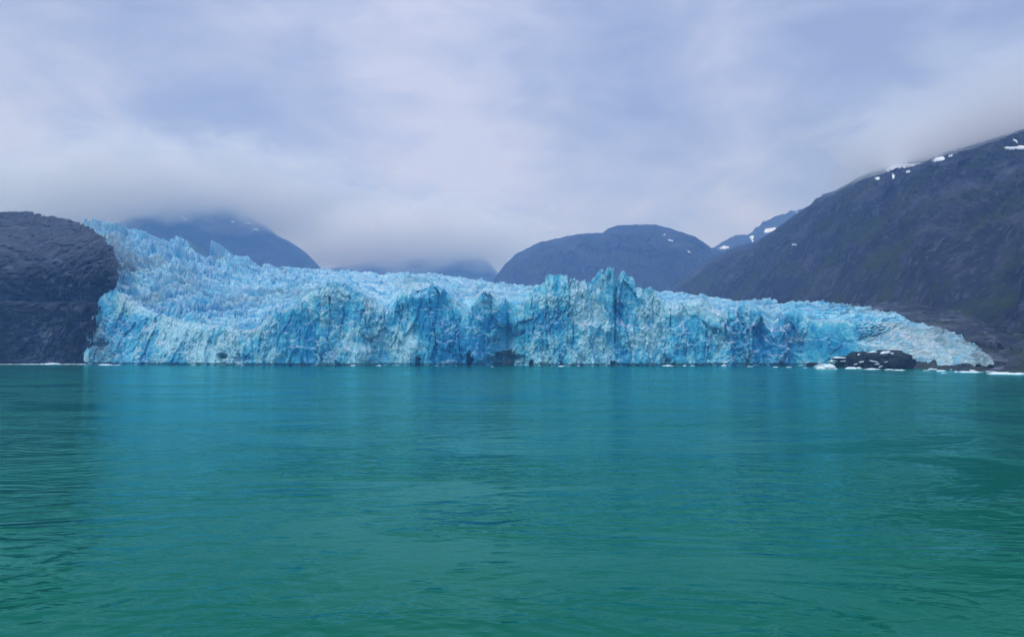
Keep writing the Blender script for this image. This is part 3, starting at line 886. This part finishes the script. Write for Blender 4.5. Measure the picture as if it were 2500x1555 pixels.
# ------------------------------------------------------------------ water
def water():
    m, N, L, B = newmat('glacial_water')
    g = N.new('ShaderNodeNewGeometry')

    def mp(sx, sy, rot):
        mm = N.new('ShaderNodeMapping'); mm.inputs['Scale'].default_value = (sx, sy, 1); mm.inputs['Rotation'].default_value = (0, 0, math.radians(rot))
        L.new(g.outputs['Position'], mm.inputs['Vector']); return mm.outputs['Vector']
    silt = noise_node(N, L, mp(.006, .012, 10), 1, 4)
    L.new(ramp(N, L, silt, [(.35, (.0, .092, .040)), (.65, (.001, .120, .052))]), B.inputs['Base Color'])
    B.inputs['Roughness'].default_value = .9
    B.inputs['Specular IOR Level'].default_value = 0
    swell = noise_node(N, L, mp(.10, .20, -12), 1, 2, .5, .3)
    rip = noise_node(N, L, mp(.42, .85, -24), 1, 3, .5, .6)
    fine = noise_node(N, L, mp(2.0, 3.4, -14), 1, 3, .55)
    patch = ramp(N, L, noise_node(N, L, mp(.03, .065, -26), 1, 5, .62, 1.0), [(.44, (.10,) * 3), (.64, (1,) * 3)])
    h = math_node(N, L, 'ADD', math_node(N, L, 'MULTIPLY', swell, .10), math_node(N, L, 'MULTIPLY', fine, .014))
    h = math_node(N, L, 'ADD', h, math_node(N, L, 'MULTIPLY', patch, math_node(N, L, 'MULTIPLY', rip, .50)))
    bp = N.new('ShaderNodeBump'); bp.inputs['Strength'].default_value = 1.0; bp.inputs['Distance'].default_value = 1.0
    L.new(h, bp.inputs['Height'])
    gl = N.new('ShaderNodeBsdfGlossy'); gl.inputs['Roughness'].default_value = .12
    gl.inputs['Color'].default_value = (.28, .82, .91, 1)          # reflections tinted blue-green by the gloss colour
    fr = N.new('ShaderNodeFresnel'); fr.inputs['IOR'].default_value = 1.34
    ms = N.new('ShaderNodeMixShader')
    for q in (gl, fr): L.new(bp.outputs[0], q.inputs['Normal'])
    L.new(fr.outputs[0], ms.inputs[0]); L.new(B.outputs[0], ms.inputs[1]); L.new(gl.outputs[0], ms.inputs[2])
    L.new(ms.outputs[0], N['Material Output'].inputs['Surface'])
    xs = np.linspace(-5300, 5300, 45); ys = np.linspace(-400, 6300, 30)
    Yg, Xg = np.meshgrid(ys, xs, indexing='ij')
    o = mesh_obj('water', np.stack([Xg, Yg, 0 * Xg], -1).reshape(-1, 3), grid_quads(30, 45), m)
    tag(o, 'rippled green glacial water', None, None, 'structure')


water()

# ------------------------------------------------------------------ air: haze and low cloud banks
def haze():
    m, N, L, B = newmat('haze_air')
    N.remove(B)
    v = N.new('ShaderNodeVolumePrincipled')
    v.inputs['Color'].default_value = (.22, .46, 1.0, 1)
    v.inputs['Absorption Color'].default_value = (1, 1, 1, 1)
    v.inputs['Density'].default_value = HAZE
    L.new(v.outputs[0], N['Material Output'].inputs['Volume'])
    x0, x1, y0, y1, z0, z1 = -5400, 5400, -450, 6400, -1, 1250
    V = [(x, y, z) for z in (z0, z1) for y in (y0, y1) for x in (x0, x1)]
    Q = [(0, 2, 3, 1), (4, 5, 7, 6), (0, 1, 5, 4), (2, 6, 7, 3), (0, 4, 6, 2), (1, 3, 7, 5)]
    o = mesh_obj('haze', V, Q, m)
    tag(o, 'thin blue haze filling the bay', None, None, 'stuff')


HAZE = 2.4e-4
haze()


def clouds(px, Y, z0, z1, rx, ry, dens, colour, absorb, label, seed):
    """bank of low cloud with a soft ragged underside between heights z0 and z1"""
    m, N, L, B = newmat('cloud_air')
    N.remove(B)
    rz = (z1 - z0) / 2
    tc = N.new('ShaderNodeTexCoord')
    sp = N.new('ShaderNodeSeparateXYZ'); L.new(tc.outputs['Object'], sp.inputs[0])
    mp = N.new('ShaderNodeMapping'); mp.inputs['Location'].default_value = (seed, seed * 2, 0); mp.inputs['Scale'].default_value = (rx / 400, ry / 400, rz / 170)
    L.new(tc.outputs['Object'], mp.inputs['Vector'])
    n = noise_node(N, L, mp.outputs['Vector'], 1.9, 6, .6, .4)
    nn = math_node(N, L, 'MULTIPLY', math_node(N, L, 'SUBTRACT', n, .5), 1.9)

    def fade(v, a, b):
        mr = N.new('ShaderNodeMapRange'); mr.interpolation_type = 'SMOOTHSTEP'
        L.new(v, mr.inputs[0]); mr.inputs[1].default_value = a; mr.inputs[2].default_value = b
        return mr.outputs[0]
    low = fade(math_node(N, L, 'ADD', sp.outputs['Z'], nn), -.9, -.2)
    high = fade(math_node(N, L, 'ADD', sp.outputs['Z'], nn), .95, .2)
    xy = N.new('ShaderNodeCombineXYZ'); L.new(sp.outputs['X'], xy.inputs[0]); L.new(sp.outputs['Y'], xy.inputs[1])
    ln = N.new('ShaderNodeVectorMath'); ln.operation = 'LENGTH'; L.new(xy.outputs[0], ln.inputs[0])
    rim = fade(math_node(N, L, 'ADD', ln.outputs['Value'], math_node(N, L, 'MULTIPLY', nn, .6)), .98, .45)
    d = math_node(N, L, 'MULTIPLY', math_node(N, L, 'MULTIPLY', math_node(N, L, 'MULTIPLY', low, high), rim), dens)
    v = N.new('ShaderNodeVolumePrincipled')
    v.inputs['Color'].default_value = (*colour, 1)
    v.inputs['Absorption Color'].default_value = (absorb, absorb, absorb, 1)
    L.new(d, v.inputs['Density'])
    L.new(v.outputs[0], N['Material Output'].inputs['Volume'])
    nu, nv = 48, 24
    U, Vv = np.meshgrid(np.linspace(0, 2 * np.pi, nu), np.linspace(-np.pi / 2, np.pi / 2, nv))
    k = np.abs(np.sin(Vv)) ** .35 * np.sign(np.sin(Vv)); q = np.cos(Vv) ** .35
    P = np.stack([np.cos(U) * q, np.sin(U) * q, k], -1)
    o = mesh_obj('clouds', P.reshape(-1, 3), grid_quads(nv, nu), m, smooth=True)
    o.location = ((px - 1250) / FPX * Y, Y, (z0 + z1) / 2); o.scale = (rx, ry, rz)
    tag(o, label, None, 'low cloud banks hanging on the mountains', 'stuff')


clouds(390, 3600, 535, 1010, 1060, 760, .008, (.82, .90, 1.0), 1.0, 'low cloud hiding the top of the hazy blue mountain behind the icefall', 1.0)
clouds(980, 4550, 455, 980, 1000, 600, .008, (.82, .90, 1.0), 1.0, 'low cloud over the faint far ridge above the middle of the ice field', 4.0)
clouds(2620, 1200, 245, 470, 460, 420, .013, (.82, .90, 1.0), 1.0, 'low cloud hiding the top of the steep dark mountain', 7.0)

# ------------------------------------------------------------------ sky and sun
SUN_EL, SUN_AZ = math.radians(60), math.radians(232)     # azimuth clockwise from +Y: behind the boat
w = bpy.data.worlds.new('World')
S.world = w
w.use_nodes = True
N, L = w.node_tree.nodes, w.node_tree.links
bg = N['Background']
sky = N.new('ShaderNodeTexSky'); sky.sky_type = 'NISHITA'; sky.sun_disc = False
sky.sun_elevation = SUN_EL; sky.sun_rotation = SUN_AZ
tc = N.new('ShaderNodeTexCoord')
sep = N.new('ShaderNodeSeparateXYZ'); L.new(tc.outputs['Generated'], sep.inputs[0])
mp = N.new('ShaderNodeMapping'); mp.inputs['Scale'].default_value = (1, 1, 2.2); L.new(tc.outputs['Generated'], mp.inputs['Vector'])
n1 = noise_node(N, L, mp.outputs['Vector'], 3.0, 7, .52, .5)
n2 = noise_node(N, L, mp.outputs['Vector'], 8.0, 8, .62, .6)
f = math_node(N, L, 'ADD', math_node(N, L, 'MULTIPLY', n1, .65), math_node(N, L, 'MULTIPLY', n2, .35))


def blob(px, py, rad, amt):
    """a brighter or darker part of the cloud deck, by direction"""
    d = Vector(pt(px, py, 100.)) - Vector((0, 0, CAM_H)); d.normalize()
    q = N.new('ShaderNodeVectorMath'); q.operation = 'DISTANCE'
    L.new(tc.outputs['Generated'], q.inputs[0]); q.inputs[1].default_value = d
    mr = N.new('ShaderNodeMapRange'); mr.interpolation_type = 'SMOOTHSTEP'
    L.new(q.outputs['Value'], mr.inputs[0]); mr.inputs[1].default_value = 0; mr.inputs[2].default_value = rad
    mr.inputs[3].default_value = amt; mr.inputs[4].default_value = 0
    return mr.outputs[0]


for b in [(1200, 60, .28, .16), (600, 120, .3, .08), (30, 330, .22, .26), (1050, 430, .25, .12), (1900, 470, .22, .14), (2450, 30, .2, .12), (700, 360, .25, -.10), (1450, 330, .22, -.06), (2380, 250, .34, -.30),
          (200, 230, .22, -.10), (60, 60, .3, -.06), (1750, 150, .3, .02)]:
    f = math_node(N, L, 'ADD', f, blob(*b))
cl = ramp(N, L, f, [(.38, (.29, .36, .58)), (.52, (.41, .485, .74)), (.68, (.60, .655, .90))])
el = N.new('ShaderNodeMapRange'); el.interpolation_type = 'SMOOTHSTEP'
L.new(sep.outputs['Z'], el.inputs[0]); el.inputs[1].default_value = .42; el.inputs[2].default_value = .95; el.inputs[3].default_value = 10.5; el.inputs[4].default_value = 24.0
sc_ = N.new('ShaderNodeVectorMath'); sc_.operation = 'SCALE'
L.new(cl, sc_.inputs[0]); L.new(el.outputs[0], sc_.inputs['Scale'])
L.new(mix_col(N, L, .93, sky.outputs[0], sc_.outputs[0]), bg.inputs['Color'])
bg.inputs['Strength'].default_value = .1

sl = bpy.data.lights.new('sun', 'SUN')
sl.energy = 1.5; sl.angle = math.radians(12); sl.color = (1.0, .985, .97)
so = bpy.data.objects.new('sun', sl); COL.objects.link(so)
sd = Vector((math.sin(SUN_AZ) * math.cos(SUN_EL), math.cos(SUN_AZ) * math.cos(SUN_EL), math.sin(SUN_EL)))
so.rotation_euler = sd.to_track_quat('Z', 'Y').to_euler()
so.location = (0, -50, 300)

# ------------------------------------------------------------------ camera and render
cam = bpy.data.cameras.new('camera')
cam.sensor_fit = 'HORIZONTAL'; cam.sensor_width = 36
cam.lens = 36 * FPX / 2500
cam.clip_start = .5; cam.clip_end = 20000
co = bpy.data.objects.new('camera', cam); COL.objects.link(co)
co.location = (0, 0, CAM_H); co.rotation_euler = (math.radians(90) + TH, 0, 0)
S.camera = co
S.view_settings.view_transform = 'Standard'; S.view_settings.look = 'None'
S.view_settings.exposure = 0; S.view_settings.gamma = 1
S.cycles.volume_bounces = 6
S.cycles.volume_step_rate = 1.0
S.cycles.use_denoising = True
